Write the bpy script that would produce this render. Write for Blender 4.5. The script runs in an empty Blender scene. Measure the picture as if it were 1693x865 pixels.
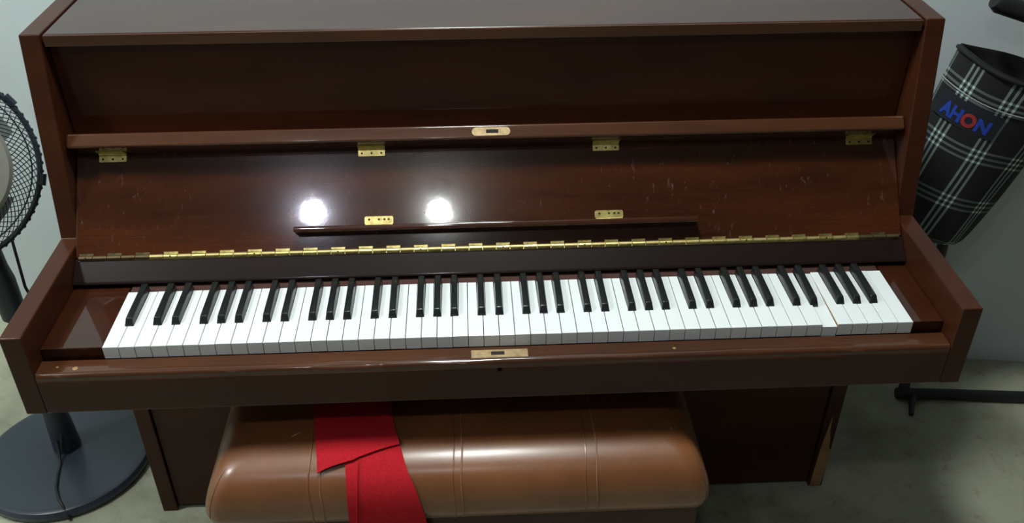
import bpy, bmesh, math, random
from mathutils import Vector, Matrix
R = math.radians
random.seed(7)
scene = bpy.context.scene
C = scene.collection

# ---------------------------------------------------------------- camera
cam_data = bpy.data.cameras.new('camera')
cam = bpy.data.objects.new('camera', cam_data)
C.objects.link(cam)
cam.location = (-0.0411, -1.1057, 1.5642)
cam.rotation_euler = (R(55.465), R(-0.03), R(-2.946))
cam_data.sensor_width = 36.0
cam_data.lens = 1552.194 / 1693.0 * 36.0
cam_data.shift_y = 12.664 / 1693.0
cam_data.clip_start = 0.02
scene.camera = cam

# ---------------------------------------------------------------- world, exposure
world = bpy.data.worlds.new('world')
scene.world = world
world.use_nodes = True
world.node_tree.nodes['Background'].inputs[0].default_value = (0.5, 0.55, 0.6, 1)
world.node_tree.nodes['Background'].inputs[1].default_value = 0.02
scene.view_settings.view_transform = 'Standard'
scene.view_settings.look = 'None'
scene.view_settings.gamma = 1.0
scene.view_settings.use_curve_mapping = False
scene.view_settings.exposure = -0.13

# lamps of the room: (position, bulb radius, watts-like strength, colour, label)
BULB_POWER = 120.0
PANEL_POWER = 150.0
SIDE_POWER = 150.0
BULB_POS = [(-0.69, -1.31, 2.55), (-0.17, -1.32, 2.55)]
BULB_COL = [(0.82, 0.84, 1.0), (0.95, 1.0, 0.98)]
PANEL_POS = (-0.05, 0.09, 2.66)
SIDE_POS = (-1.75, -0.15, 2.66)
LIGHT_COL = (0.93, 1.0, 0.97)

# ---------------------------------------------------------------- node helpers
def new_mat(name):
    m = bpy.data.materials.new(name)
    m.use_nodes = True
    nt = m.node_tree
    return m, nt, nt.nodes['Principled BSDF']

def nd(nt, kind, **kw):
    n = nt.nodes.new(kind)
    for k, v in kw.items():
        if k.startswith('i_'):
            n.inputs[int(k[2:])].default_value = v
        else:
            setattr(n, k, v)
    return n

def lk(nt, a, ao, b, bi):
    nt.links.new(a.outputs[ao], b.inputs[bi])

def coords(nt, scale=(1, 1, 1), kind='Object'):
    tc = nt.nodes.new('ShaderNodeTexCoord')
    mp = nt.nodes.new('ShaderNodeMapping')
    mp.inputs['Scale'].default_value = scale
    lk(nt, tc, kind, mp, 'Vector')
    return mp

def noise(nt, vec, scale, detail=4, rough=0.55):
    n = nt.nodes.new('ShaderNodeTexNoise')
    n.inputs['Scale'].default_value = scale
    n.inputs['Detail'].default_value = detail
    n.inputs['Roughness'].default_value = rough
    lk(nt, vec, 'Vector', n, 'Vector')
    return n

def ramp(nt, src, so, stops):
    r = nt.nodes.new('ShaderNodeValToRGB')
    e = r.color_ramp.elements
    while len(e) > 1:
        e.remove(e[-1])
    e[0].position, e[0].color = stops[0][0], (*stops[0][1], 1)
    for p, c in stops[1:]:
        x = e.new(p)
        x.color = (*c, 1)
    lk(nt, src, so, r, 'Fac')
    return r

def bump(nt, src, so, bsdf, strength=0.2, dist=0.001, inp='Normal'):
    b = nt.nodes.new('ShaderNodeBump')
    b.inputs['Strength'].default_value = strength
    b.inputs['Distance'].default_value = dist
    lk(nt, src, so, b, 'Height')
    lk(nt, b, 'Normal', bsdf, inp)
    return b

def math_node(nt, op, a, b=None, c=None):
    n = nt.nodes.new('ShaderNodeMath')
    n.operation = op
    for i, v in enumerate((a, b, c)):
        if v is None:
            continue
        if isinstance(v, (int, float)):
            n.inputs[i].default_value = v
        else:
            nt.links.new(v, n.inputs[i])
    return n.outputs[0]

def lacquer(name, dark, light, rough=0.38, coat_rough=0.035, peel=0.0001, smudge=0.0, coat=1.0, spec=0.12):
    m, nt, b = new_mat(name)
    mp = coords(nt, (1.0, 6.0, 6.0))
    n1 = noise(nt, mp, 2.2, 5, 0.6)
    mp2 = coords(nt, (6.0, 120.0, 120.0))
    n2 = noise(nt, mp2, 3.0, 3, 0.6)
    mix = nt.nodes.new('ShaderNodeMix')
    mix.data_type = 'FLOAT'
    mix.inputs['Factor'].default_value = 0.3
    lk(nt, n1, 'Fac', mix, 'A')
    lk(nt, n2, 'Fac', mix, 'B')
    rp = ramp(nt, mix, 'Result', [(0.33, dark), (0.68, light)])
    lk(nt, rp, 'Color', b, 'Base Color')
    b.inputs['Roughness'].default_value = rough
    b.inputs['Coat Weight'].default_value = coat
    b.inputs['Specular IOR Level'].default_value = spec
    b.inputs['Coat IOR'].default_value = 1.5
    mp3 = coords(nt, (1, 1, 1))
    n3 = noise(nt, mp3, 9.0, 6, 0.65)
    rr = ramp(nt, n3, 'Fac', [(0.40, (coat_rough,) * 3), (0.75, (coat_rough + smudge,) * 3)])
    lk(nt, rr, 'Color', b, 'Coat Roughness')
    n4 = noise(nt, mp3, 45.0, 2, 0.5)
    bump(nt, n4, 'Fac', b, 0.35, peel, 'Coat Normal')
    return m

def plain(name, col, rough=0.5, metal=0.0, coat=0.0, var=0.12, scale=20.0, bmp=0.0, bscale=200.0, bdist=0.0005, spec=0.5):
    m, nt, b = new_mat(name)
    mp = coords(nt)
    n = noise(nt, mp, scale, 4)
    lo = tuple(c * (1 - var) for c in col)
    hi = tuple(min(1, c * (1 + var)) for c in col)
    rp = ramp(nt, n, 'Fac', [(0.3, lo), (0.7, hi)])
    lk(nt, rp, 'Color', b, 'Base Color')
    b.inputs['Roughness'].default_value = rough
    b.inputs['Metallic'].default_value = metal
    b.inputs['Coat Weight'].default_value = coat
    b.inputs['Coat Roughness'].default_value = 0.08
    b.inputs['Specular IOR Level'].default_value = spec
    if bmp > 0:
        n2 = noise(nt, mp, bscale, 3)
        bump(nt, n2, 'Fac', b, bmp, bdist)
    return m

def emission(name, col, strength):
    m = bpy.data.materials.new(name)
    m.use_nodes = True
    nt = m.node_tree
    nt.nodes.clear()
    o = nt.nodes.new('ShaderNodeOutputMaterial')
    e = nt.nodes.new('ShaderNodeEmission')
    e.inputs[0].default_value = (*col, 1)
    e.inputs[1].default_value = strength
    lk(nt, e, 0, o, 0)
    return m

M = {}
M['wood'] = lacquer('mahogany_lacquer', (0.020, 0.0054, 0.0024), (0.052, 0.0130, 0.0042), smudge=0.02)
M['panel'] = lacquer('mahogany_upper_panel', (0.030, 0.0078, 0.0033), (0.068, 0.0165, 0.0052), coat=0.25, smudge=0.03)
M['board'] = lacquer('mahogany_board', (0.020, 0.0055, 0.0024), (0.068, 0.0170, 0.0050), smudge=0.04, peel=0.00012, spec=0.32, rough=0.13)
M['edge'] = lacquer('worn_mahogany_edge', (0.042, 0.0145, 0.0068), (0.085, 0.029, 0.0105), rough=0.4, coat_rough=0.07, smudge=0.05)
def scuffs(m):
    nt = m.node_tree
    b = nt.nodes['Principled BSDF']
    src = b.inputs['Base Color'].links[0].from_socket
    n = noise(nt, coords(nt, (3.0, 1.0, 1.0)), 42.0, 6, 0.75)
    r = ramp(nt, n, 'Fac', [(0.60, (0, 0, 0)), (0.72, (1, 1, 1))])
    tc = coords(nt)
    g = noise(nt, tc, 3.0, 2)
    g.inputs['Distortion'].default_value = 0.6
    r2 = ramp(nt, g, 'Fac', [(0.48, (0, 0, 0)), (0.62, (0.55, 0.55, 0.55))])
    mk = math_node(nt, 'MULTIPLY', r.outputs['Color'], r2.outputs['Color'])
    mx = nt.nodes.new('ShaderNodeMix')
    mx.data_type = 'RGBA'
    nt.links.new(mk, mx.inputs[0])
    nt.links.new(src, mx.inputs[6])
    mx.inputs[7].default_value = (0.16, 0.12, 0.11, 1)
    nt.links.new(mx.outputs[2], b.inputs['Base Color'])
scuffs(M['board'])
M['cabinet'] = lacquer('mahogany_cabinet', (0.033, 0.0100, 0.0043), (0.060, 0.0165, 0.0062), rough=0.42, coat_rough=0.12, smudge=0.05, coat=0.28)
M['lid'] = lacquer('mahogany_lid', (0.028, 0.011, 0.0075), (0.048, 0.019, 0.012), rough=0.35, coat_rough=0.16, smudge=0.05, spec=0.2, coat=0.6)
M['strip'] = lacquer('dark_lacquer_strip', (0.009, 0.005, 0.0045), (0.014, 0.007, 0.006), coat_rough=0.08, smudge=0.08, coat=0.45)
M['bare'] = plain('bare_veneer_wood', (0.34, 0.18, 0.075), 0.75, var=0.25, scale=30)
M['keywood'] = plain('key_wood', (0.42, 0.25, 0.12), 0.7, var=0.1)
M['stick'] = plain('dark_key_stick_wood', (0.06, 0.022, 0.016), 0.6)
M['white'] = plain('white_key_plastic', (0.80, 0.84, 0.84), 0.28, coat=0.25, var=0.01)
M['black'] = plain('black_key_plastic', (0.010, 0.013, 0.014), 0.32, coat=0.35, var=0.1)
M['brass'] = plain('worn_brass', (0.78, 0.63, 0.24), 0.34, metal=1.0, var=0.3, scale=90, bmp=0.3, bscale=400)
M['dimbrass'] = plain('brass_dim_reflection', (0.42, 0.33, 0.14), 0.5, metal=0.9, var=0.4, scale=120)  # darker brass colour standing in for dim reflections on alternate knuckles
M['darkbrass'] = plain('brass_dark_reflection', (0.10, 0.07, 0.035), 0.55, metal=0.8, var=0.4, scale=120)  # near-black colour paints the hinge ends, where the brass mirrors no keys
M['dullbrass'] = plain('dull_brass', (0.50, 0.36, 0.20), 0.5, metal=0.7, var=0.25, scale=120)
M['hole'] = plain('dark_recess', (0.01, 0.008, 0.006), 0.8)
M['screw'] = plain('dark_screw', (0.05, 0.04, 0.02), 0.5, metal=0.8)
M['felt'] = plain('red_felt', (0.46, 0.014, 0.022), 0.95, var=0.16, scale=300, bmp=0.6, bscale=900, bdist=0.0006, spec=0.15)
M['fan'] = plain('slate_fan_plastic', (0.026, 0.036, 0.050), 0.32, coat=0.2, var=0.06)
M['fandark'] = plain('dark_fan_plastic', (0.017, 0.024, 0.034), 0.42, var=0.06)
M['fanhub'] = plain('grey_fan_badge', (0.24, 0.24, 0.20), 0.6, var=0.1)
M['fanblade'] = plain('pale_grey_blade_plastic', (0.33, 0.36, 0.36), 0.4, var=0.04)
M['rubber'] = plain('black_rubber', (0.012, 0.012, 0.014), 0.55)
M['blackmetal'] = plain('black_painted_metal', (0.012, 0.012, 0.014), 0.45, coat=0.1)
M['lining'] = plain('black_lining', (0.012, 0.012, 0.013), 0.85, bmp=0.4)
M['patch'] = plain('navy_patch_cloth', (0.010, 0.012, 0.022), 0.85, bmp=0.3)
M['blue'] = plain('blue_letter', (0.015, 0.055, 0.42), 0.7)
M['red'] = plain('red_letter', (0.36, 0.03, 0.03), 0.7)
M['yellow'] = plain('yellow_plastic', (0.55, 0.45, 0.03), 0.5)
M['wall'] = plain('painted_wall', (0.60, 0.66, 0.67), 0.75, var=0.03, scale=3, bmp=0.15, bscale=60, bdist=0.001)
M['farwall'] = plain('grey_far_wall', (0.15, 0.15, 0.155), 0.8, var=0.05, scale=3)
M['ceil'] = plain('ceiling_paint', (0.17, 0.16, 0.15), 0.85, var=0.03)
M['lampwhite'] = plain('lamp_white_plastic', (0.75, 0.75, 0.75), 0.4)
M['thread'] = plain('seam_thread', (0.24, 0.11, 0.055), 0.6, var=0.1)
M['scratch'] = plain('leather_scratch', (0.62, 0.45, 0.30), 0.7, var=0.1)

def leather():
    m, nt, b = new_mat('tan_leather')
    mp = coords(nt)
    n = noise(nt, mp, 7.0, 5, 0.6)
    rp = ramp(nt, n, 'Fac', [(0.3, (0.150, 0.052, 0.017)), (0.7, (0.235, 0.086, 0.030))])
    lk(nt, rp, 'Color', b, 'Base Color')
    b.inputs['Roughness'].default_value = 0.40
    b.inputs['Coat Weight'].default_value = 0.45
    b.inputs['Coat Roughness'].default_value = 0.22
    n2 = noise(nt, mp, 260.0, 2, 0.5)
    bump(nt, n2, 'Fac', b, 0.25, 0.0006)
    return m
M['leather'] = leather()

def concrete():
    m, nt, b = new_mat('stained_concrete')
    mp = coords(nt)
    n = noise(nt, mp, 3.2, 8, 0.62)
    rp = ramp(nt, n, 'Fac', [(0.30, (0.22, 0.22, 0.15)), (0.50, (0.37, 0.375, 0.275)), (0.75, (0.46, 0.455, 0.35))])
    n2 = noise(nt, mp, 26.0, 6, 0.7)
    r2 = ramp(nt, n2, 'Fac', [(0.30, (0.62, 0.58, 0.5)), (0.45, (1, 1, 1))])
    mx = nt.nodes.new('ShaderNodeMix')
    mx.data_type = 'RGBA'
    mx.blend_type = 'MULTIPLY'
    mx.inputs['Factor'].default_value = 0.8
    nt.links.new(rp.outputs['Color'], mx.inputs[6])
    nt.links.new(r2.outputs['Color'], mx.inputs[7])
    nt.links.new(mx.outputs[2], b.inputs['Base Color'])
    b.inputs['Roughness'].default_value = 0.62
    bump(nt, n2, 'Fac', b, 0.4, 0.002)
    return m
M['concrete'] = concrete()

def plaid():
    m, nt, b = new_mat('black_white_plaid')
    uv = nt.nodes.new('ShaderNodeUVMap')
    sp = nt.nodes.new('ShaderNodeSeparateXYZ')
    lk(nt, uv, 0, sp, 0)
    def lines(out, period, shift):
        v = math_node(nt, 'ADD', out, shift)
        v = math_node(nt, 'DIVIDE', v, period)
        v = math_node(nt, 'FRACT', v)
        v = math_node(nt, 'MULTIPLY', v, period)
        tot = None
        for c0 in (0.016, 0.028, 0.040):
            d = math_node(nt, 'SUBTRACT', v, c0)
            d = math_node(nt, 'ABSOLUTE', d)
            s = math_node(nt, 'LESS_THAN', d, 0.0026)
            tot = s if tot is None else math_node(nt, 'ADD', tot, s)
        return tot
    a = lines(sp.outputs[0], 0.088, 0.0)
    c = lines(sp.outputs[1], 0.112, 0.045)
    # twill: each thread set shows on half of the weave
    both = math_node(nt, 'ADD', math_node(nt, 'MULTIPLY', a, 0.30), math_node(nt, 'MULTIPLY', c, 0.16))
    cross = math_node(nt, 'MULTIPLY', a, c)
    tot = math_node(nt, 'ADD', both, math_node(nt, 'MULTIPLY', cross, 0.42))
    rp = ramp(nt, nt.nodes[-1], 0, [(0.0, (0.010, 0.009, 0.011)), (1.0, (0.62, 0.80, 0.76))])
    nt.links.new(tot, rp.inputs['Fac'])
    lk(nt, rp, 'Color', b, 'Base Color')
    b.inputs['Roughness'].default_value = 0.85
    n2 = noise(nt, coords(nt), 500.0, 2)
    bump(nt, n2, 'Fac', b, 0.3, 0.0004)
    return m
M['plaid'] = plaid()

# ---------------------------------------------------------------- geometry helpers
def box(bm, x0, x1, y0, y1, z0, z1, bev=0.0, seg=2, mat=0):
    vs = [bm.verts.new(p) for p in ((x0, y0, z0), (x1, y0, z0), (x1, y1, z0), (x0, y1, z0),
                                     (x0, y0, z1), (x1, y0, z1), (x1, y1, z1), (x0, y1, z1))]
    fs = [bm.faces.new([vs[i] for i in f]) for f in ((3, 2, 1, 0), (4, 5, 6, 7), (0, 1, 5, 4), (1, 2, 6, 5), (2, 3, 7, 6), (3, 0, 4, 7))]
    for f in fs:
        f.material_index = mat
    if bev > 0:
        es = list({e for f in fs for e in f.edges})
        bmesh.ops.bevel(bm, geom=es, offset=bev, segments=seg, profile=0.5, affect='EDGES')
    return fs

def prism_x(bm, prof, x0, x1, bev=0.0, seg=2):
    """profile of (y, z) points extruded along x"""
    a = [bm.verts.new((x0, y, z)) for y, z in prof]
    b = [bm.verts.new((x1, y, z)) for y, z in prof]
    n = len(prof)
    fs = [bm.faces.new(a), bm.faces.new(b[::-1])]
    for i in range(n):
        j = (i + 1) % n
        fs.append(bm.faces.new([a[i], b[i], b[j], a[j]]))
    bmesh.ops.recalc_face_normals(bm, faces=fs)
    if bev > 0:
        es = list({e for f in fs for e in f.edges})
        bmesh.ops.bevel(bm, geom=es, offset=bev, segments=seg, profile=0.5, affect='EDGES')

def tube(bm, pts, rad, n=8, caps=True, mat=0):
    pts = [Vector(p) for p in pts]
    rads = rad if isinstance(rad, (list, tuple)) else [rad] * len(pts)
    rings = []
    up = None
    for i, p in enumerate(pts):
        t = (pts[min(i + 1, len(pts) - 1)] - pts[max(i - 1, 0)]).normalized()
        if up is None:
            up = Vector((0, 0, 1)) if abs(t.z) < 0.9 else Vector((1, 0, 0))
        s = t.cross(up).normalized()
        up = s.cross(t).normalized()
        rings.append([bm.verts.new(p + (s * math.cos(2 * math.pi * k / n) + up * math.sin(2 * math.pi * k / n)) * rads[i]) for k in range(n)])
    for i in range(len(rings) - 1):
        for k in range(n):
            f = bm.faces.new([rings[i][k], rings[i][(k + 1) % n], rings[i + 1][(k + 1) % n], rings[i + 1][k]])
            f.smooth = True
            f.material_index = mat
    if caps:
        bm.faces.new(rings[0]).material_index = mat
        bm.faces.new(rings[-1][::-1]).material_index = mat

def lathe(bm, prof, c=(0, 0, 0), n=48, axis='z'):
    """profile of (radius, height) pairs turned about a vertical axis (or the y axis)"""
    rings = []
    for r, h in prof:
        ring = []
        for k in range(n):
            a = 2 * math.pi * k / n
            if axis == 'z':
                p = (c[0] + r * math.cos(a), c[1] + r * math.sin(a), c[2] + h)
            else:
                p = (c[0] + r * math.cos(a), c[1] + h, c[2] + r * math.sin(a))
            ring.append(bm.verts.new(p))
        rings.append(ring)
    for i in range(len(rings) - 1):
        for k in range(n):
            bm.faces.new([rings[i][k], rings[i][(k + 1) % n], rings[i + 1][(k + 1) % n], rings[i + 1][k]]).smooth = True
    bm.faces.new(rings[0])
    bm.faces.new(rings[-1][::-1])
    bmesh.ops.recalc_face_normals(bm, faces=bm.faces[:])

WORLD = {}
def link(o, parent, origin):
    C.objects.link(o)
    o.location = Vector(origin)
    WORLD[o.name] = Vector(origin)
    if parent is not None:
        o.parent = parent
        o.location = Vector(origin) - WORLD[parent.name]
    return o

def obj(name, bm, mats, parent=None, origin=None, smooth=30):
    """turn a bmesh written in world coordinates into one mesh object"""
    if origin is None:
        origin = WORLD[parent.name] if parent is not None else (0, 0, 0)
    bmesh.ops.translate(bm, verts=bm.verts[:], vec=-Vector(origin))
    me = bpy.data.meshes.new(name)
    bm.to_mesh(me)
    bm.free()
    if not isinstance(mats, (list, tuple)):
        mats = [mats]
    for m in mats:
        me.materials.append(m)
    if smooth:
        for p in me.polygons:
            p.use_smooth = True
        me.set_sharp_from_angle(angle=R(smooth))
    o = bpy.data.objects.new(name, me)
    if smooth:
        wn = o.modifiers.new('weighted', 'WEIGHTED_NORMAL')
        wn.keep_sharp = True
    return link(o, parent, origin)

def again(o, parent, origin):
    c = o.copy()
    return link(c, parent, origin)

def tag(o, label=None, cat=None, group=None, kind=None):
    if label: o['label'] = label
    if cat: o['category'] = cat
    if group: o['group'] = group
    if kind: o['kind'] = kind
    return o

def thing(name, label, cat, loc, group=None):
    o = bpy.data.objects.new(name, None)
    o.empty_display_size = 0.05
    link(o, None, loc)
    return tag(o, label, cat, group)

def BM():
    return bmesh.new()

# ---------------------------------------------------------------- the room
XL, XR, YF, H = -2.6, 2.4, -3.2, 2.72
def wall_y(x):
    return 0.688 - 0.1404 * (x - 1.3)

def poly_slab(name, pts, z0, z1, mat):
    b = BM()
    lo = [b.verts.new((x, y, z0)) for x, y in pts]
    hi = [b.verts.new((x, y, z1)) for x, y in pts]
    b.faces.new(lo[::-1]); b.faces.new(hi)
    for i in range(len(pts)):
        j = (i + 1) % len(pts)
        b.faces.new([lo[i], lo[j], hi[j], hi[i]])
    bmesh.ops.recalc_face_normals(b, faces=b.faces[:])
    o = obj(name, b, mat, smooth=0)
    o['kind'] = 'structure'
    return o
poly_slab('floor', [(XL - .1, YF - .1), (XR + .1, YF - .1), (XR + .1, wall_y(XR) + .1), (XL - .1, wall_y(XL) + .1)], -0.1, 0, M['concrete'])
poly_slab('ceiling', [(XL - .1, YF - .1), (XR + .1, YF - .1), (XR + .1, wall_y(XR) + .1), (XL - .1, wall_y(XL) + .1)], H, H + .1, M['ceil'])
poly_slab('wall_back', [(XL - .1, wall_y(XL - .1)), (XR + .1, wall_y(XR + .1)), (XR + .1, wall_y(XR + .1) + .1), (XL - .1, wall_y(XL - .1) + .1)], 0, H, M['wall'])
poly_slab('wall_front', [(XL - .1, YF - .1), (XR + .1, YF - .1), (XR + .1, YF), (XL - .1, YF)], 0, H, M['farwall'])
poly_slab('wall_left', [(XL - .1, YF), (XL, YF), (XL, wall_y(XL)), (XL - .1, wall_y(XL - .1))], 0, H, M['wall'])
poly_slab('wall_right', [(XR, YF), (XR + .1, YF), (XR + .1, wall_y(XR + .1)), (XR, wall_y(XR))], 0, H, M['farwall'])

# ---------------------------------------------------------------- lamps
for i, (p, col) in enumerate(zip(BULB_POS, BULB_COL)):
    t = thing('ceiling_bulb', ('bluish white round bulb hanging from the ceiling, reflected at left in the fallboard',
                               'neutral white round bulb hanging from the ceiling, reflected nearer the middle of the fallboard')[i],
              'lamp', (p[0], p[1], H))
    b = BM()
    lathe(b, [(0.045, 0), (0.045, -0.02), (0.022, -0.03), (0.020, -(H - p[2]) + 0.040)], (p[0], p[1], H), 24)
    obj('lamp_holder', b, M['blackmetal'], t)
    b = BM()
    bmesh.ops.create_uvsphere(b, u_segments=24, v_segments=16, radius=0.046, matrix=Matrix.Translation(p))
    obj('bulb', b, emission('bulb_glow' + str(i), col, BULB_POWER), t)
for p, pw, rad, lab in ((PANEL_POS, PANEL_POWER, 0.16, 'round flush ceiling light above the middle of the piano'),
                        (SIDE_POS, SIDE_POWER, 0.16, 'round flush ceiling light at the left end of the room')):
    t = thing('ceiling_light', lab, 'ceiling light', (p[0], p[1], H))
    b = BM()
    lathe(b, [(rad + 0.012, 0), (rad + 0.012, p[2] - H), (rad, p[2] - H), (rad, 0)], (p[0], p[1], H), 40)
    obj('lamp_rim', b, M['lampwhite'], t)
    b = BM()
    lathe(b, [(rad - 0.001, p[2] - H - 0.001), (rad - 0.02, p[2] - H - 0.006)], (p[0], p[1], H), 40)
    obj('diffuser', b, emission('panel_glow', LIGHT_COL, pw), t)

# ---------------------------------------------------------------- the piano
WO, WI = 0.714, 0.683
BACK = 0.585
piano = thing('upright_piano', 'glossy dark mahogany upright piano with open fallboard and 88 keys', 'piano', (0, 0.29, 0))
side = [(0.290, 0.0), (0.290, 0.586), (-0.034, 0.586), (-0.032, 0.729), (0.229, 0.731), (0.295, 1.053), (BACK, 1.053), (BACK, 0.0)]
for s in (-1, 1):
    b = BM()
    x0, x1 = (WI, WO) if s > 0 else (-WO, -WI)
    prism_x(b, side, x0, x1, 0.0022, 3)
    obj('side_panel', b, M['cabinet'], piano)
# lid
b = BM()
box(b, -WI + 0.0035, WI - 0.0035, 0.296, BACK, 1.032, 1.0525, 0.0035, 3)
obj('lid', b, M['lid'], piano)
b = BM()
box(b, -WI + 0.004, WI - 0.004, 0.2945, 0.2975, 1.0335, 1.0510, 0.0012, 2)
obj('lid_edge', b, M['edge'], piano)['label'] = 'lighter worn front edge of the lid'
# upper panel, lower panel, back
b = BM()
box(b, -WI + 0.001, WI - 0.001, 0.316, 0.334, 0.60, 1.028, 0.001, 1)
obj('upper_panel', b, M['panel'], piano)
b = BM()
box(b, -WI + 0.0015, WI - 0.0015, 0.296, 0.314, 0.012, 0.586, 0.0015, 2)
obj('lower_panel', b, M['cabinet'], piano)
b = BM()
box(b, -WI, WI, BACK - 0.015, BACK - 0.002, 0.03, 1.03)
obj('back_panel', b, M['stick'], piano)
b = BM()
box(b, -WI, WI, -0.006, 0.30, 0.588, 0.632, 0.001, 1)
obj('key_bed', b, M['cabinet'], piano)
# key slip with lock plate and keyhole
b = BM()
nseg = 120
prof = [(-0.0012, 0.661), (-0.026, 0.661), (-0.0305, 0.6600), (-0.0330, 0.6575), (-0.0335, 0.653), (-0.0335, 0.588), (-0.0062, 0.588), (-0.0062, 0.655), (-0.0012, 0.655)]
rings = []
for i in range(nseg + 1):
    x = -WI + 0.001 + (2 * WI - 0.002) * i / nseg
    d = 0.0006 * math.sin(x * 21) + 0.0004 * math.sin(x * 53 + 1) + (0.0012 if -0.27 < x < -0.19 else 0)
    rings.append([b.verts.new((x, y + (d if k in (1, 2, 3) else 0), z - (abs(d) * 0.8 if k in (2, 3) else 0))) for k, (y, z) in enumerate(prof)])
for i in range(nseg):
    for k in range(len(prof)):
        k2 = (k + 1) % len(prof)
        b.faces.new([rings[i][k], rings[i][k2], rings[i + 1][k2], rings[i + 1][k]])
b.faces.new(rings[0]); b.faces.new(rings[-1][::-1])
bmesh.ops.recalc_face_normals(b, faces=b.faces[:])
slip = obj('key_slip', b, M['edge'], piano, smooth=50)
slip['label'] = 'front rail below the keys with a worn orange-brown top edge'
b = BM()
box(b, -0.046, 0.0395, -0.0262, -0.008, 0.6600, 0.6618, 0.0006, 1)
plate = obj('lock_plate', b, M['dullbrass'], slip)
b = BM()
box(b, -0.016, 0.004, -0.021, -0.013, 0.6610, 0.6621, 0.0003, 1)
obj('lock_slot', b, M['hole'], slip)
b = BM()
tube(b, [(-0.004, -0.0332, 0.645), (-0.004, -0.0345, 0.645)], 0.0036, 14)
obj('keyhole', b, M['hole'], slip)
b = BM()
prism_x(b, [(-0.0345, 0.590), (-0.0345, 0.648), (-0.0325, 0.650), (-0.03, 0.65), (-0.03, 0.59)], -WI + 0.002, WI - 0.002)
obj('slip_face', b, M['cabinet'], slip)
for x, y, w in ((-0.628, -0.020, 0.0042), (0.261, -0.018, 0.0028), (-0.655, -0.016, 0.002)):
    b = BM()
    lathe(b, [(w, 0.0), (w * .8, 0.0004)], (x, y, 0.6611), 7)
    obj('chip', b, M['bare'], slip)
# cheek blocks
b = BM()
box(b, -WI + 0.001, -0.592, 0.004, 0.156, 0.632, 0.680, 0.0015, 2)
obj('cheek_block', b, M['wood'], piano)
b = BM()
box(b, 0.634, WI - 0.001, 0.004, 0.156, 0.632, 0.680, 0.0015, 2)
obj('cheek_block', b, M['wood'], piano)
b = BM()
box(b, -WI + 0.001, WI - 0.001, 0.156, 0.30, 0.632, 0.674)
obj('key_frame', b, M['stick'], piano)

# keys
KZ, KX, PT = 0.683, -0.5905, 0.02352
NAMES = 'ABCDEFG'
OFF = {'A': .003, 'C': -.002, 'D': .002, 'F': -.003, 'G': 0.0}
blacks = {}
for i in range(51):
    if NAMES[i % 7] in OFF:
        blacks[i] = KX + PT * (i + 1) + OFF[NAMES[i % 7]]
KL = 0.139
def white_key_mesh(i):
    x0 = KX + PT * i
    a, c = 0.0005, PT - 0.0005
    la = (blacks[i - 1] - x0 + 0.0071) if (i - 1) in blacks else a
    ra = (blacks[i] - x0 - 0.0071) if i in blacks else c
    yb = 0.0500
    pts = [(a, 0), (c, 0)]
    if ra < c: pts += [(c, yb), (ra, yb)]
    pts += [(ra, KL), (la, KL)]
    if la > a: pts += [(la, yb), (a, yb)]
    b = BM()
    top = [b.verts.new((x, y, 0)) for x, y in pts]
    mid = [b.verts.new((x, y, -0.0024)) for x, y in pts]
    bot = [b.verts.new((x, y, -0.021)) for x, y in pts]
    f = b.faces.new(top)
    n = len(pts)
    for k in range(n):
        j = (k + 1) % n
        b.faces.new([mid[k], mid[j], top[j], top[k]])
        q = b.faces.new([bot[k], bot[j], mid[j], mid[k]])
        q.material_index = 0 if k == 0 else 1
    b.faces.new(bot[::-1]).material_index = 1
    es = [e for e in f.edges]
    bmesh.ops.bevel(b, geom=es, offset=0.0007, segments=2, profile=0.5, affect='EDGES')
    me = bpy.data.meshes.new('white_key')
    b.to_mesh(me); b.free()
    me.materials.append(M['white']); me.materials.append(M['keywood'])
    return me
cache = {}
for i in range(52):
    key = ('first' if i == 0 else 'last' if i == 51 else NAMES[i % 7])
    if key not in cache:
        cache[key] = white_key_mesh(i)
    o = bpy.data.objects.new('white_key', cache[key])
    link(o, piano, (KX + PT * i, 0, KZ + random.uniform(-0.0003, 0.0003)))
    if i == 46:
        # held down, turning about its balance pin far behind
        o.rotation_euler = (R(1.0), 0, R(-0.45))
        o.location.z -= 0.0046
        o['label'] = 'white key sunk lower than its neighbours'
def black_key_mesh():
    b = BM()
    L = 0.096
    lo = [(-0.0064, 0), (0.0064, 0), (0.0064, L), (-0.0064, L)]
    hi = [(-0.0047, 0.0060), (0.0047, 0.0060), (0.0047, L), (-0.0047, L)]
    vb = [b.verts.new((x, y, -0.004)) for x, y in lo]
    vm = [b.verts.new((x, y, 0.0015)) for x, y in lo]
    vt = [b.verts.new((x, y, 0.0115)) for x, y in hi]
    b.faces.new(vb[::-1]); b.faces.new(vt)
    for A, B in ((vb, vm), (vm, vt)):
        for k in range(4):
            b.faces.new([A[k], A[(k + 1) % 4], B[(k + 1) % 4], B[k]])
    es = [e for e in b.edges if e.verts[0] in vt or e.verts[1] in vt]
    bmesh.ops.bevel(b, geom=es, offset=0.0012, segments=3, profile=0.5, affect='EDGES')
    me = bpy.data.meshes.new('black_key')
    b.to_mesh(me); b.free()
    me.materials.append(M['black'])
    for p in me.polygons: p.use_smooth = True
    me.set_sharp_from_angle(angle=R(40))
    return me
bk = black_key_mesh()
for i, x in blacks.items():
    o = bpy.data.objects.new('black_key', bk)
    link(o, piano, (x, 0.0495, KZ))
    if i == 45:
        o.rotation_euler = (R(0.5), 0, R(-0.6)); o.location.z -= 0.001
b = BM()
box(b, -0.589, 0.631, KL, 0.21, 0.64, KZ - 0.003)
obj('key_sticks', b, M['stick'], piano)

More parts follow.
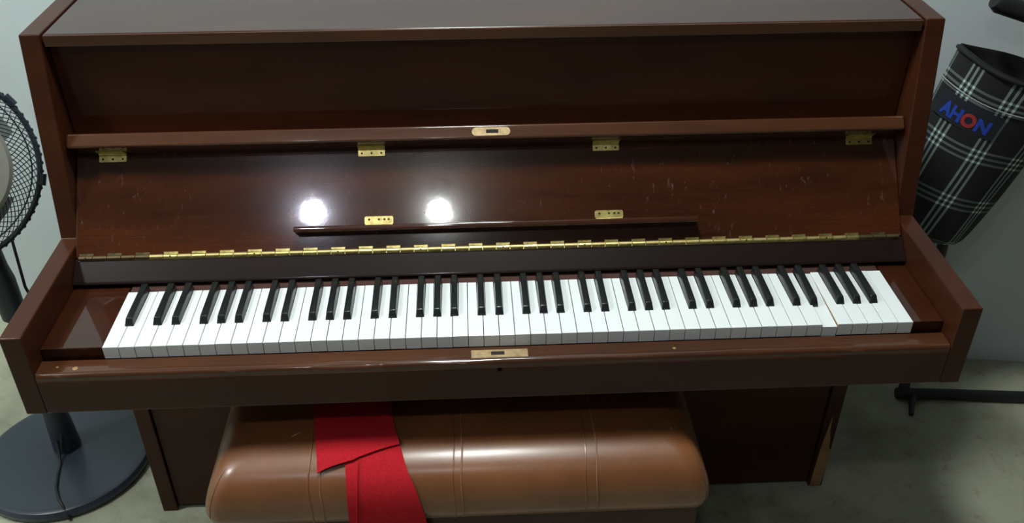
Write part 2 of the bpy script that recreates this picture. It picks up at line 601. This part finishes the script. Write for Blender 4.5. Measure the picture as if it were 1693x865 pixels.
# strip between keys and hinge, then the leaning fallboard
HY, HZ, SL = 0.190, 0.716, R(50)
U = Vector((0, math.cos(SL), math.sin(SL)))
N = Vector((0, -math.sin(SL), math.cos(SL)))
H0 = Vector((0, HY, HZ))
def bp(x, t, h):
    return Vector((x, 0, 0)) + H0 + U * t + N * h
def board_box(bm, x0, x1, t0, t1, h0, h1, bev=0.0, seg=2, mat=0):
    before = set(bm.verts)
    box(bm, x0, x1, t0, t1, h0, h1, bev, seg, mat)
    for v in [v for v in bm.verts if v not in before]:
        v.co = bp(v.co.x, v.co.y, v.co.z)
b = BM()
prism_x(b, [(0.188, 0.7145), (0.158, 0.6905), (0.1555, 0.6875), (0.158, 0.6845), (0.30, 0.6845), (0.30, 0.7145)], -WI + 0.001, WI - 0.001, 0.0012, 3)
obj('name_strip', b, M['strip'], piano)['label'] = 'nearly black lacquered strip behind the keys'
b = BM()
board_box(b, -WI + 0.002, WI - 0.002, 0.001, 0.196, -0.016, 0.0, 0.0012, 2)
fall = obj('fallboard', b, M['board'], piano)
# folded front rail, standing out from the board
b = BM()
T0, RH = 0.172, 0.045
board_box(b, -WI + 0.003, WI - 0.003, T0, T0 + 0.0235, 0.0, RH, 0.0035, 4)
rail = obj('fallboard_rail', b, M['edge'], piano)
rail['label'] = 'reddish brown folded front rail of the fallboard'
def rounded_plate(bm, cx, t, w, hgt, h0, h1, r, to3d):
    pts = []
    for k, (sx, sy) in enumerate(((1, 1), (-1, 1), (-1, -1), (1, -1))):
        for q in range(6):
            a = math.pi / 2 * k + math.pi / 2 * q / 5
            pts.append((cx + sx * (w / 2 - r) + r * math.cos(a), t + sy * (hgt / 2 - r) + r * math.sin(a)))
    lo = [bm.verts.new(to3d(x, y, h0)) for x, y in pts]
    hi = [bm.verts.new(to3d(x, y, h1)) for x, y in pts]
    bm.faces.new(lo[::-1]); bm.faces.new(hi)
    for i in range(len(pts)):
        j = (i + 1) % len(pts)
        bm.faces.new([lo[i], lo[j], hi[j], hi[i]])
    bmesh.ops.recalc_face_normals(bm, faces=bm.faces[:])
b = BM()
rounded_plate(b, -0.0038, T0 + 0.0118, 0.062, 0.0135, RH - 0.0005, RH + 0.0012, 0.0065, bp)
lp = obj('lock_strike', b, M['dullbrass'], rail)
b = BM()
board_box(b, -0.012, 0.008, T0 + 0.0090, T0 + 0.0150, RH + 0.001, RH + 0.0014)
obj('lock_slot', b, M['hole'], rail)
# small brass hinges under the rail
def screw_on(parent, x, t, h):
    b = BM()
    tube(b, [bp(x, t, h - 0.0004), bp(x, t, h + 0.0003)], 0.0019, 10)
    obj('screw', b, M['screw'], parent, smooth=0)
for x in (-0.6225, -0.2015, 0.1885, 0.6195):
    b = BM()
    rounded_plate(b, x, T0 - 0.0085, 0.044, 0.0115, 0.0, 0.0012, 0.0015, bp)
    hl = obj('hinge_leaf', b, M['brass'], fall)
    b = BM()
    tube(b, [bp(x - 0.022, T0 - 0.0012, 0.0022), bp(x + 0.022, T0 - 0.0012, 0.0022)], 0.0019, 10)
    obj('hinge_barrel', b, M['brass'], fall)
    b = BM()
    board_box(b, x - 0.022, x + 0.022, T0 - 0.0010, T0, 0.004, 0.018)
    obj('hinge_leaf', b, M['brass'], fall)
    for dx in (-0.016, 0, 0.016):
        screw_on(fall, x + dx, T0 - 0.0095, 0.0012)
# music ledge and its two hinges
b = BM()
board_box(b, -0.327, 0.334, 0.0300, 0.0395, 0.0, 0.028, 0.0028, 4)
ledge = obj('music_ledge', b, M['wood'], fall)
for x in (-0.1915, 0.189):
    b = BM()
    rounded_plate(b, x, 0.0500, 0.047, 0.0135, 0.0, 0.0013, 0.003, bp)
    obj('hinge_leaf', b, M['brass'], fall)
    b = BM()
    tube(b, [bp(x - 0.022, 0.0418, 0.002), bp(x + 0.022, 0.0418, 0.002)], 0.0020, 10)
    obj('hinge_barrel', b, M['brass'], fall)
    for dx in (-0.016, 0, 0.009, 0.016):
        screw_on(fall, x + dx, 0.0515, 0.0013)
# long piano hinge: brass leaf, knuckles alternating between the two leaves, screws
b = BM()
board_box(b, -0.675, 0.675, 0.0005, 0.0030, 0.0, 0.0010)
board_hinge = obj('piano_hinge', b, M['dimbrass'], piano)
board_hinge['label'] = 'long brass hinge running behind the keys'
b = BM()
prism_x(b, [(0.1895, 0.7155), (0.1895, 0.7168), (0.1855, 0.7145), (0.1855, 0.7133)], -0.675, 0.675)
obj('hinge_leaf', b, M['dimbrass'], board_hinge)
nk = 60
w = 1.35 / nk
protos = {}
for i in range(nk):
    x = -0.675 + w * i
    dull = 'darkbrass' if x < -0.565 or x > 0.60 else 'dimbrass' if i % 2 else 'brass'  # dark ends and dim alternate knuckles: reflections put into the colour
    if ('k', dull) not in protos:
        b = BM()
        tube(b, [(x + 0.0005, HY - 0.0015, HZ + 0.0012), (x + w - 0.0005, HY - 0.0015, HZ + 0.0012)], 0.0039, 12)
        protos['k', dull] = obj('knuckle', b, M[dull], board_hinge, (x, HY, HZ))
    else:
        again(protos['k', dull], board_hinge, (x, HY, HZ))
for i in range(0, nk, 2):
    x = -0.675 + w * i
    dull = 'darkbrass' if x < -0.565 or x > 0.60 else 'brass'  # end tabs painted dark too, for the missing key reflection
    if ('t', dull) not in protos:
        b = BM()
        board_box(b, x, x + w, 0.0025, 0.0075, 0.0, 0.0012)
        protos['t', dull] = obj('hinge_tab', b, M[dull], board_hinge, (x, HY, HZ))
    else:
        again(protos['t', dull], board_hinge, (x, HY, HZ))
    if i % 6 == 0:
        b = BM()
        tube(b, [(x + w * 0.5, HY - 0.0040, HZ + 0.0030), (x + w * 0.5, HY - 0.0047, HZ + 0.0034)], 0.0016, 8)
        obj('screw', b, M['screw'], board_hinge, smooth=0)
# peeled veneer on the right lower corner
b = BM()
pts = [(0.686, 0.2), (0.712, 0.2)]
lo = [(0.6865, 0.004), (0.7095, 0.004), (0.7125, 0.06), (0.712, 0.11), (0.7075, 0.118), (0.705, 0.145), (0.7005, 0.165), (0.698, 0.212), (0.690, 0.12)]
f0 = [b.verts.new((x, 0.2902, z)) for x, z in lo]
f1 = [b.verts.new((x, 0.2890, z)) for x, z in lo]
b.faces.new(f0); b.faces.new(f1[::-1])
for i in range(len(lo)):
    j = (i + 1) % len(lo)
    b.faces.new([f0[i], f0[j], f1[j], f1[i]])
bmesh.ops.recalc_face_normals(b, faces=b.faces[:])
obj('bare_wood_patch', b, M['bare'], piano)['label'] = 'tan bare wood where the veneer has peeled off'

# ---------------------------------------------------------------- the bench
bench = thing('piano_bench', 'padded tan leather piano bench pushed under the keyboard', 'bench', (-0.07, 0.065, 0))
BX, BY = -0.070, 0.065
def rrect(hx, hy, r, z, n=8):
    out = []
    for k, (sx, sy) in enumerate(((1, 1), (-1, 1), (-1, -1), (1, -1))):
        for q in range(n):
            a = math.pi / 2 * k + math.pi / 2 * q / (n - 1)
            out.append((BX + sx * (hx - r) + r * math.cos(a), BY + sy * (hy - r) + r * math.sin(a), z))
    return out
b = BM()
layers = [(0.392, 0.152, 0.025, 0.388), (0.399, 0.163, 0.028, 0.395), (0.4015, 0.1665, 0.028, 0.412), (0.3985, 0.1655, 0.028, 0.432),
          (0.393, 0.162, 0.028, 0.450), (0.386, 0.155, 0.028, 0.466), (0.379, 0.145, 0.028, 0.4775), (0.371, 0.131, 0.028, 0.4865),
          (0.358, 0.112, 0.030, 0.4940), (0.335, 0.088, 0.032, 0.4995), (0.285, 0.060, 0.030, 0.5030), (0.22, 0.030, 0.020, 0.505)]
rings = [[b.verts.new(p) for p in rrect(*l)] for l in layers]
for i in range(len(rings) - 1):
    n = len(rings[i])
    for k in range(n):
        b.faces.new([rings[i][k], rings[i][(k + 1) % n], rings[i + 1][(k + 1) % n], rings[i + 1][k]])
b.faces.new(rings[0][::-1]); b.faces.new(rings[-1])
cushion = obj('cushion', b, M['leather'], bench, smooth=60)
# profile across the cushion, front half, for seams and the cloth
CP = [(0.2255, 0.452), (0.208, 0.478), (0.178, 0.4940), (0.153, 0.4995), (0.125, 0.5030), (0.065, 0.505), (0.005, 0.5030), (-0.023, 0.4995), (-0.047, 0.4940), (-0.066, 0.4865),
      (-0.080, 0.4775), (-0.090, 0.466), (-0.097, 0.450), (-0.1005, 0.432), (-0.1015, 0.412), (-0.098, 0.395)]
for sx in (-0.302, -0.284, -0.079, -0.066, 0.128, 0.146):
    b = BM()
    tube(b, [(sx + 0.0015 * math.sin(k), y, z) for k, (y, z) in enumerate(CP)], 0.0013, 6)
    obj('seam', b, M['thread'] if sx in (-0.284, -0.066, 0.146) else M['leather'], cushion)
# mitred corner creases and scratches
def corner_line(s, r):
    b = BM()
    pts = []
    for l in layers[2:8]:
        p = [q for q in rrect(*l) if (q[0] - BX) * s > 0 and q[1] < BY]
        c = p[len(p) // 2]
        pts.append(c)
    tube(b, pts, r, 6)
    return b
obj('corner_crease', corner_line(-1, 0.0010), M['leather'], cushion)
obj('corner_crease', corner_line(1, 0.0010), M['leather'], cushion)
for a, c in (((-0.4165, -0.030, 0.4835), (-0.376, -0.013, 0.4965)), ((-0.3345, -0.014, 0.5015), (-0.322, -0.006, 0.5025)),
             ((0.270, -0.020, 0.498), (0.302, -0.040, 0.478))):
    b = BM()
    m = [(a[k] + c[k]) / 2 for k in range(3)]
    tube(b, [a, m, c], [0.0003, 0.0008, 0.0003], 5)
    obj('scratch', b, M['scratch'], cushion)
b = BM()
box(b, BX - 0.385, BX + 0.385, BY - 0.150, BY + 0.150, 0.318, 0.389, 0.003, 2)
obj('bench_frame', b, M['cabinet'], bench)
for sx in (-1, 1):
    for sy in (-1, 1):
        b = BM()
        cx, cy = BX + sx * 0.356, BY + sy * 0.122
        box(b, cx - 0.024, cx + 0.024, cy - 0.024, cy + 0.024, 0.0, 0.3185, 0.003, 2)
        obj('leg', b, M['cabinet'], bench)

# ---------------------------------------------------------------- red felt strips on the bench
def cloth(bm, prof, xl, xr, lift, thick, nx=14, wob=0.0012, seed=1):
    rnd = random.Random(seed)
    ph = rnd.uniform(0, 6)
    top, bot = [], []
    for i, (y, z) in enumerate(prof):
        y0, z0 = prof[max(0, i - 1)]; y1, z1 = prof[min(len(prof) - 1, i + 1)]
        nn = Vector((0, z1 - z0, -(y1 - y0))).normalized()   # outward (towards viewer / up)
        if nn.z < 0 and abs(nn.z) > 0.2: nn = -nn
        if nn.y > 0 and abs(nn.z) < 0.2: nn = -nn
        rt, rb = [], []
        for k in range(nx + 1):
            f = k / nx
            x = xl[i] + (xr[i] - xl[i]) * f
            w = lift + wob * (1 + math.sin(i * 0.9 + f * 4.2 + ph)) * 0.5
            p = Vector((x, y, z)) + nn * w
            rt.append(bm.verts.new(p + nn * thick)); rb.append(bm.verts.new(p))
        top.append(rt); bot.append(rb)
    m = len(prof) - 1
    for i in range(m):
        for k in range(nx):
            bm.faces.new([top[i][k], top[i][k + 1], top[i + 1][k + 1], top[i + 1][k]])
            bm.faces.new([bot[i][k], bot[i + 1][k], bot[i + 1][k + 1], bot[i][k + 1]])
        for k, fl in ((0, 0), (nx, 1)):
            q = [top[i][k], top[i + 1][k], bot[i + 1][k], bot[i][k]]
            bm.faces.new(q if fl == 0 else q[::-1])
    for i in (0, m):
        for k in range(nx):
            q = [top[i][k], top[i][k + 1], bot[i][k + 1], bot[i][k]]
            bm.faces.new(q if i else q[::-1])
    bmesh.ops.recalc_face_normals(bm, faces=bm.faces[:])
    return top, bot
PR = [(.2, .4845), (.178, .4940), (.12, .5035), (.06, .505), (.02, .5040), (-.01, .5015), (-.035, .4972), (-.058, .4902), (-.078, .479), (-.090, .466), (-.098, .445), (-.1010, .420), (-.102, .400), (-.103, .375), (-.104, .34), (-.104, .30)]
UL = [-.3235, -.3205, -.3136, -.3064, -.3012, -.2974, -.2933, -.2895, -.2875, -.2878, -.289, -.290]
UR = [-.1998, -.198, -.1949, -.1876, -.1782, -.1705, -.1629, -.1595, -.1592, -.16, -.161, -.163]
LL = [-.2692, -.2675, -.2615, -.2559, -.2522, -.2496, -.2478, -.2467, -.2450, -.2442, -.2441, -.2445, -.2451, -.2463, -.249, -.2528]
LR = [-.1850, -.184, -.1812, -.1780, -.1760, -.1700, -.1625, -.1560, -.1490, -.1410, -.1340, -.1285, -.1250, -.1210, -.1164, -.1120]
b = BM()
cloth(b, PR, LL, LR, 0.0014, 0.0020, wob=0.0006, seed=3)
low = obj('felt_strip', b, M['felt'], None, (-0.19, 0.0, 0.50), smooth=60)
tag(low, 'lower red felt strip hanging down over the front of the tan bench', 'felt cloth', 'red felt strips on the bench')
# a long pleat near its left edge
b = BM()
pp = [(x, y - 0.0045 if y < 0 else y, z + (0.0045 if z > 0.47 else 0)) for x, (y, z) in zip([-.2250, -.2265, -.2275, -.2290, -.2305, -.2325, -.2340, -.236], PR[7:15])]
tube(b, pp, [0.0006, .0014, .0016, .0016, .0015, .0012, .0008, .0005], 6)
obj('pleat', b, M['felt'], low)
# upper strip: its free end is cut on a slant and lifts a little
b = BM()
nx = 16
NR = 40
cum = [0]
for i in range(1, len(PR)):
    cum.append(cum[-1] + math.dist(PR[i], PR[i - 1]))
def prof_at(s):
    s = min(max(s, 0), cum[-1] - 1e-6)
    i = max(k for k in range(len(cum)) if cum[k] <= s)
    i = min(i, len(PR) - 2)
    f = (s - cum[i]) / (cum[i + 1] - cum[i])
    y = PR[i][0] + (PR[i + 1][0] - PR[i][0]) * f
    z = PR[i][1] + (PR[i + 1][1] - PR[i][1]) * f
    nn = Vector((0, PR[i + 1][1] - PR[i][1], -(PR[i + 1][0] - PR[i][0]))).normalized()
    if nn.z < 0: nn = -nn
    return y, z, nn, i, f
def s_of(y, z):
    best = min(range(1000), key=lambda q: math.dist(prof_at(cum[-1] * q / 999)[:2], (y, z)))
    return cum[-1] * best / 999
S_LEFT, S_RIGHT = s_of(-.0760, .480), s_of(-.0385, .4965)
def end_s(f):
    # the slanting hem from left corner to right corner, with a small step
    k = f + 0.05 * math.sin(f * 9) * (1 - f)
    return S_LEFT + (S_RIGHT - S_LEFT) * min(1, max(0, 0.15 * f + 0.85 * (1 - (1 - k) ** 1.15)))
tops, bots = [], []
for r in range(NR + 1):
    rt, rb = [], []
    for k in range(nx + 1):
        f = k / nx
        s = end_s(f) * r / NR
        y, z, nn, i, g = prof_at(s)
        if i < len(UL) - 1:
            xl = UL[i] + (UL[i + 1] - UL[i]) * g; xr = UR[i] + (UR[i + 1] - UR[i]) * g
        else:
            xl, xr = UL[-1], UR[-1]
        x = xl + (xr - xl) * f
        t = r / NR
        lift = 0.0046 + 0.0022 * max(0, t - 0.85) / 0.15 * (0.4 + 0.6 * math.sin(f * 3.1)) + 0.0004 * math.sin(r * 0.5 + f * 5)
        p = Vector((x, y, z)) + nn * lift
        rt.append(b.verts.new(p + nn * 0.0022)); rb.append(b.verts.new(p))
    tops.append(rt); bots.append(rb)
for r in range(NR):
    for k in range(nx):
        b.faces.new([tops[r][k], tops[r][k + 1], tops[r + 1][k + 1], tops[r + 1][k]])
        b.faces.new([bots[r][k], bots[r + 1][k], bots[r + 1][k + 1], bots[r][k + 1]])
    for k in (0, nx):
        b.faces.new([tops[r][k], tops[r + 1][k], bots[r + 1][k], bots[r][k]])
for r in (0, NR):
    for k in range(nx):
        b.faces.new([tops[r][k], tops[r][k + 1], bots[r][k + 1], bots[r][k]])
bmesh.ops.recalc_face_normals(b, faces=b.faces[:])
up = obj('felt_strip', b, M['felt'], None, (-0.24, 0.0, 0.51), smooth=60)
tag(up, 'upper red felt strip lying flat on the tan bench with slanting end', 'felt cloth', 'red felt strips on the bench')

# ---------------------------------------------------------------- the fan
FX, FY = -0.965, 0.452
fan = thing('pedestal_fan', 'slate grey pedestal fan with round base standing left of the piano', 'fan', (FX, FY, 0))
b = BM()
lathe(b, [(0.178, 0.0), (0.184, 0.006), (0.185, 0.016), (0.180, 0.024), (0.168, 0.029), (0.10, 0.034), (0.04, 0.040), (0.0, 0.041)][:-1], (FX, FY, 0), 96)
base = obj('fan_base', b, M['fan'], fan)
b = BM()
lathe(b, [(0.030, 0.036), (0.029, 0.05), (0.026, 0.12), (0.024, 0.16), (0.0145, 0.165)], (FX + 0.003, FY + 0.008, 0), 32)
obj('pole_socket', b, M['fandark'], fan)
b = BM()
tube(b, [(FX + 0.003, FY + 0.008, 0.12), (FX, FY, 0.61)], 0.0125, 24)
obj('pole', b, M['fan'], fan)
b = BM()
lathe(b, [(0.018, 0.405), (0.024, 0.412), (0.0245, 0.50), (0.020, 0.53), (0.0165, 0.62)], (FX, FY, 0), 32)
obj('height_collar', b, M['fandark'], fan)
FC, FR = (-0.997, 0.421, 0.765), 0.178
HEAD = Matrix.Translation(FC) @ Matrix.Rotation(R(39), 4, 'Z') @ Matrix.Rotation(R(-21), 4, 'X') @ Matrix.Translation(-Vector(FC))
def head_part(name, b, mat, smooth=30):
    bmesh.ops.transform(b, matrix=HEAD, verts=b.verts[:])
    return obj(name, b, mat, fan, smooth=smooth)
b = BM()
lathe(b, [(0.03, 0.03), (0.052, 0.04), (0.056, 0.07), (0.045, 0.12), (0.02, 0.135)], (FC[0], FC[1], FC[2]), 32, 'y')
head_part('motor_housing', b, M['fandark'])
b = BM()
tube(b, [(FX, FY, 0.60), (FX - 0.02, FY + 0.015, 0.66), (FC[0] - 0.03, FC[1] + 0.05, FC[2] - 0.045)], [0.017, 0.020, 0.024], 20)
obj('fan_neck', b, M['fandark'], fan)
def ring_pts(r, y, n=96):
    return [(FC[0] + r * math.cos(2 * math.pi * k / n), FC[1] + y, FC[2] + r * math.sin(2 * math.pi * k / n)) for k in range(n + 1)]
b = BM()
tube(b, ring_pts(FR, 0.0), 0.0052, 10, caps=False)
for k in range(72):
    a = 2 * math.pi * k / 72
    p = (FC[0] + (FR + 0.003) * math.cos(a), FC[1], FC[2] + (FR + 0.003) * math.sin(a))
    bmesh.ops.create_icosphere(b, subdivisions=1, radius=0.0048, matrix=Matrix.Translation(p))
for k in (-25, 25):
    a = R(k)
    p = Vector((FC[0] + (FR + 0.004) * math.cos(a), FC[1], FC[2] + (FR + 0.004) * math.sin(a)))
    q = Vector((-math.sin(a), 0, math.cos(a))) * 0.011
    tube(b, [p - q, p + q], 0.0078, 8)
head_part('grille_rim', b, M['fandark'])
def grille(sign, swirl, rin, depth):
    b = BM()
    nw = 84
    for k in range(nw):
        a0 = 2 * math.pi * k / nw
        pts = []
        for q in range(9):
            f = q / 8
            r = rin + (FR - rin) * f
            a = a0 + swirl * (1 - f)
            bulge = depth * math.cos(f * math.pi / 2) ** 0.55
            pts.append((FC[0] + r * math.cos(a), FC[1] + sign * bulge, FC[2] + r * math.sin(a)))
        tube(b, pts, 0.00085, 4, caps=False)
    f = 0.62
    tube(b, ring_pts(rin + (FR - rin) * f, sign * depth * math.cos(f * math.pi / 2) ** 0.55), 0.0014, 6, caps=False)
    return b
tag(head_part('front_grille', grille(-1, 0.55, 0.114, 0.071), M['fandark'], 0), kind='stuff')
tag(head_part('back_grille', grille(1, -0.75, 0.05, 0.060), M['fandark'], 0), kind='stuff')
b = BM()
lathe(b, [(0.118, -0.066), (0.118, -0.076), (0.110, -0.084), (0.02, -0.092)], FC, 56, 'y')
head_part('grille_badge', b, M['fanhub'])
for k in range(3):
    b = BM()
    a0 = 2 * math.pi * k / 3 + 2.6
    g = []
    for i in range(9):
        r = 0.03 + 0.125 * i / 8
        row = []
        for j in range(7):
            a = a0 + (j / 6 - 0.5) * (1.5 - 0.25 * i / 8) + 0.25 * i / 8
            rr = r * (1 - 0.10 * (j / 6) * (i / 8))
            row.append(b.verts.new((FC[0] + rr * math.cos(a), FC[1] + 0.018 - 0.035 * (j / 6), FC[2] + rr * math.sin(a))))
        g.append(row)
    for i in range(8):
        for j in range(6):
            b.faces.new([g[i][j], g[i + 1][j], g[i + 1][j + 1], g[i][j + 1]])
    ret = bmesh.ops.solidify(b, geom=b.faces[:], thickness=0.0015)
    head_part('fan_blade', b, M['fanblade'])
# power cord over the base
b = BM()
cp = [(-0.965, 0.432, 0.080), (-0.960, 0.415, 0.052), (-0.957, 0.400, 0.0405), (-0.953, 0.370, 0.0385), (-0.945, 0.335, 0.0365), (-0.930, 0.305, 0.0345), (-0.918, 0.290, 0.031), (-0.909, 0.280, 0.018), (-0.9045, 0.2735, 0.0045)]
tube(b, cp, 0.0032, 8)
obj('power_cord', b, M['rubber'], fan, smooth=60)
b = BM()
tube(b, [(-0.945, 0.50, 0.56), (-0.935, 0.47, 0.47), (-0.922, 0.46, 0.43), (-0.925, 0.462, 0.30), (-0.945, 0.455, 0.15), (-0.957, 0.425, 0.06)], 0.003, 8)
obj('cord_loop', b, M['rubber'], fan, smooth=60)

# ---------------------------------------------------------------- black stand and plaid bag, right of the piano
stand = thing('equipment_stand', 'black metal stand with long floor bar and slanting post by the wall', 'stand', (1.0, 0.56, 0))
b = BM()
tube(b, [(0.985, 0.560, 0.016), (1.06, 0.556, 0.014), (1.55, 0.508, 0.014)], 0.0138, 12)
obj('floor_bar', b, M['blackmetal'], stand)
b = BM()
tube(b, [(1.030, 0.558, 0.016), (1.010, 0.525, 0.014), (0.997, 0.494, 0.007)], [0.009, 0.008, 0.006], 10)
obj('foot', b, M['blackmetal'], stand)
b = BM()
tube(b, [(1.000, 0.560, 0.016), (1.062, 0.684, 0.375), (1.145, 0.678, 0.80), (1.165, 0.65, 0.90)], 0.0125, 16)
obj('post', b, M['blackmetal'], stand)
b = BM()
tube(b, [(0.975, 0.620, 0.968), (0.985, 0.620, 0.963), (1.10, 0.615, 0.928), (1.24, 0.61, 0.905)], [0.014, 0.019, 0.020, 0.018], 16)
obj('hand_grip', b, M['rubber'], stand)

BC = Vector((0.930, 0.580, 0.500))
AX = Vector((0.112, 0.0, 0.340))
AXN = AX.normalized()
RX = Vector((AXN.z, 0, -AXN.x))
def bag_pt(a, v, rs=1.0):
    """a: angle (0 = towards the viewer), v: 0 bottom .. 1 rim; the bag leans to the right"""
    r = (0.108 + 0.024 * min(v, 1.05) ** 0.7 if v > 0 else 0.108) * rs
    return BC + AX * v + RX * (r * math.sin(a)) + Vector((0, -1, 0)) * (r * 0.68 * math.cos(a)) + AXN * 0.004 * math.sin(3 * a) * max(v, 0)
bag = thing('plaid_bag', 'black and white plaid cylindrical bag with open drawstring top hanging on black stand', 'bag', (BC.x, BC.y, 0.47))
b = BM()
na, nv = 64, 20
uvl = b.loops.layers.uv.new('UVMap')
grid = []
for j in range(-4, nv + 1):
    row = []
    for i in range(na + 1):
        a = 2 * math.pi * i / na - math.pi
        if j >= 0:
            v = j / nv
            p = bag_pt(a, v)
            p += Vector((0, -1, 0)) * 0.002 * math.sin(a * 5 + v * 7)
        else:
            f = -j / 4
            p = bag_pt(a, 0, math.cos(f * math.pi / 2) if f < 1 else 0.02)
            p -= AXN * 0.030 * math.sin(f * math.pi / 2)
        row.append((p, (a * 0.115 + 0.5, 0.375 * (j / nv if j >= 0 else j * 0.05))))
    grid.append(row)
verts = [[b.verts.new(p) for p, _ in row[:-1]] for row in grid]
for j in range(len(grid) - 1):
    for i in range(na):
        i2 = (i + 1) % na
        f = b.faces.new([verts[j][i], verts[j][i2], verts[j + 1][i2], verts[j + 1][i]])
        for lp_, (jj, ii) in zip(f.loops, ((j, i), (j, i + 1), (j + 1, i + 1), (j + 1, i))):
            lp_[uvl].uv = grid[jj][ii][1]
b.faces.new(verts[0][::-1])
obj('bag_body', b, M['plaid'], bag, smooth=70)
b = BM()
rows = []
for v, rs in ((1.0, 1.0), (1.02, 0.99), (1.0, 0.955), (0.8, 0.93), (0.3, 0.9), (0.12, 0.86)):
    rows.append([b.verts.new(bag_pt(2 * math.pi * i / 48, v, rs)) for i in range(48)])
for j in range(len(rows) - 1):
    for i in range(48):
        b.faces.new([rows[j][i], rows[j][(i + 1) % 48], rows[j + 1][(i + 1) % 48], rows[j + 1][i]])
b.faces.new(rows[-1])
bmesh.ops.recalc_face_normals(b, faces=b.faces[:])
obj('bag_lining', b, M['lining'], bag, smooth=70)
b = BM()
tube(b, [bag_pt(2 * math.pi * i / 60, 1.0, 1.01) for i in range(61)], 0.0042, 8, caps=False)
obj('rim_binding', b, M['lining'], bag)
b = BM()
tube(b, [bag_pt(2 * math.pi * i / 60, 0.83, 1.012) for i in range(61)], 0.0013, 6, caps=False)
obj('piping', M and b, plain('pale_piping', (0.35, 0.37, 0.38), 0.6), bag)
# navy patch with letters
A0, A1, V0, V1 = R(-84), R(-12), 0.66, 0.80
b = BM()
rows = []
for j in range(5):
    rows.append([b.verts.new(bag_pt(A0 + (A1 - A0) * i / 14, V0 + (V1 - V0) * j / 4, 1.018)) for i in range(15)])
inner = []
for j in range(5):
    inner.append([b.verts.new(bag_pt(A0 + (A1 - A0) * i / 14, V0 + (V1 - V0) * j / 4, 1.004)) for i in range(15)])
for j in range(4):
    for i in range(14):
        b.faces.new([rows[j][i], rows[j][i + 1], rows[j + 1][i + 1], rows[j + 1][i]])
        b.faces.new([inner[j][i], inner[j + 1][i], inner[j + 1][i + 1], inner[j][i + 1]])
for j in range(4):
    for i in (0, 14):
        b.faces.new([rows[j][i], rows[j + 1][i], inner[j + 1][i], inner[j][i]])
for i in range(14):
    for j in (0, 4):
        b.faces.new([rows[j][i], rows[j][i + 1], inner[j][i + 1], inner[j][i]])
bmesh.ops.recalc_face_normals(b, faces=b.faces[:])
patch = obj('name_patch', b, M['patch'], bag)
def letter(ch, ac, mat):
    cu = bpy.data.curves.new('letter_curve', 'FONT')
    cu.body = ch
    cu.size = 0.037
    cu.align_x = 'CENTER'
    cu.offset = 0.0018
    cu.extrude = 0.0008
    cu.resolution_u = 4
    tmp = bpy.data.objects.new('letter_tmp', cu)
    C.objects.link(tmp)
    bpy.context.view_layer.update()
    dg = bpy.context.evaluated_depsgraph_get()
    me = bpy.data.meshes.new_from_object(tmp.evaluated_get(dg))
    bpy.data.objects.remove(tmp)
    bpy.data.curves.remove(cu)
    b = BM()
    b.from_mesh(me)
    bpy.data.meshes.remove(me)
    bmesh.ops.subdivide_edges(b, edges=[e for e in b.edges if e.calc_length() > 0.01], cuts=2)
    for v in b.verts:
        a = ac + v.co.x * 1.0 / 0.122
        vv = 0.685 + v.co.y / 0.375
        v.co = bag_pt(a, vv, 1.022 + v.co.z * 6)
    for f in b.faces: f.material_index = 0
    me_o = obj('letter', b, mat, patch, smooth=0)
    return me_o
for ch, ac, mt in (('A', -66, 'blue'), ('H', -53.5, 'blue'), ('O', -40, 'red'), ('N', -26, 'blue')):
    letter(ch, R(ac), M[mt])
# yellow scrap standing in the bag mouth
b = BM()
box(b, 1.075, 1.100, 0.565, 0.570, 0.70, 0.868, 0.001, 1)
tag(obj('yellow_card', b, M['yellow'], None, (1.09, 0.567, 0.70)), 'small yellow card sticking out of the plaid bag', 'card')
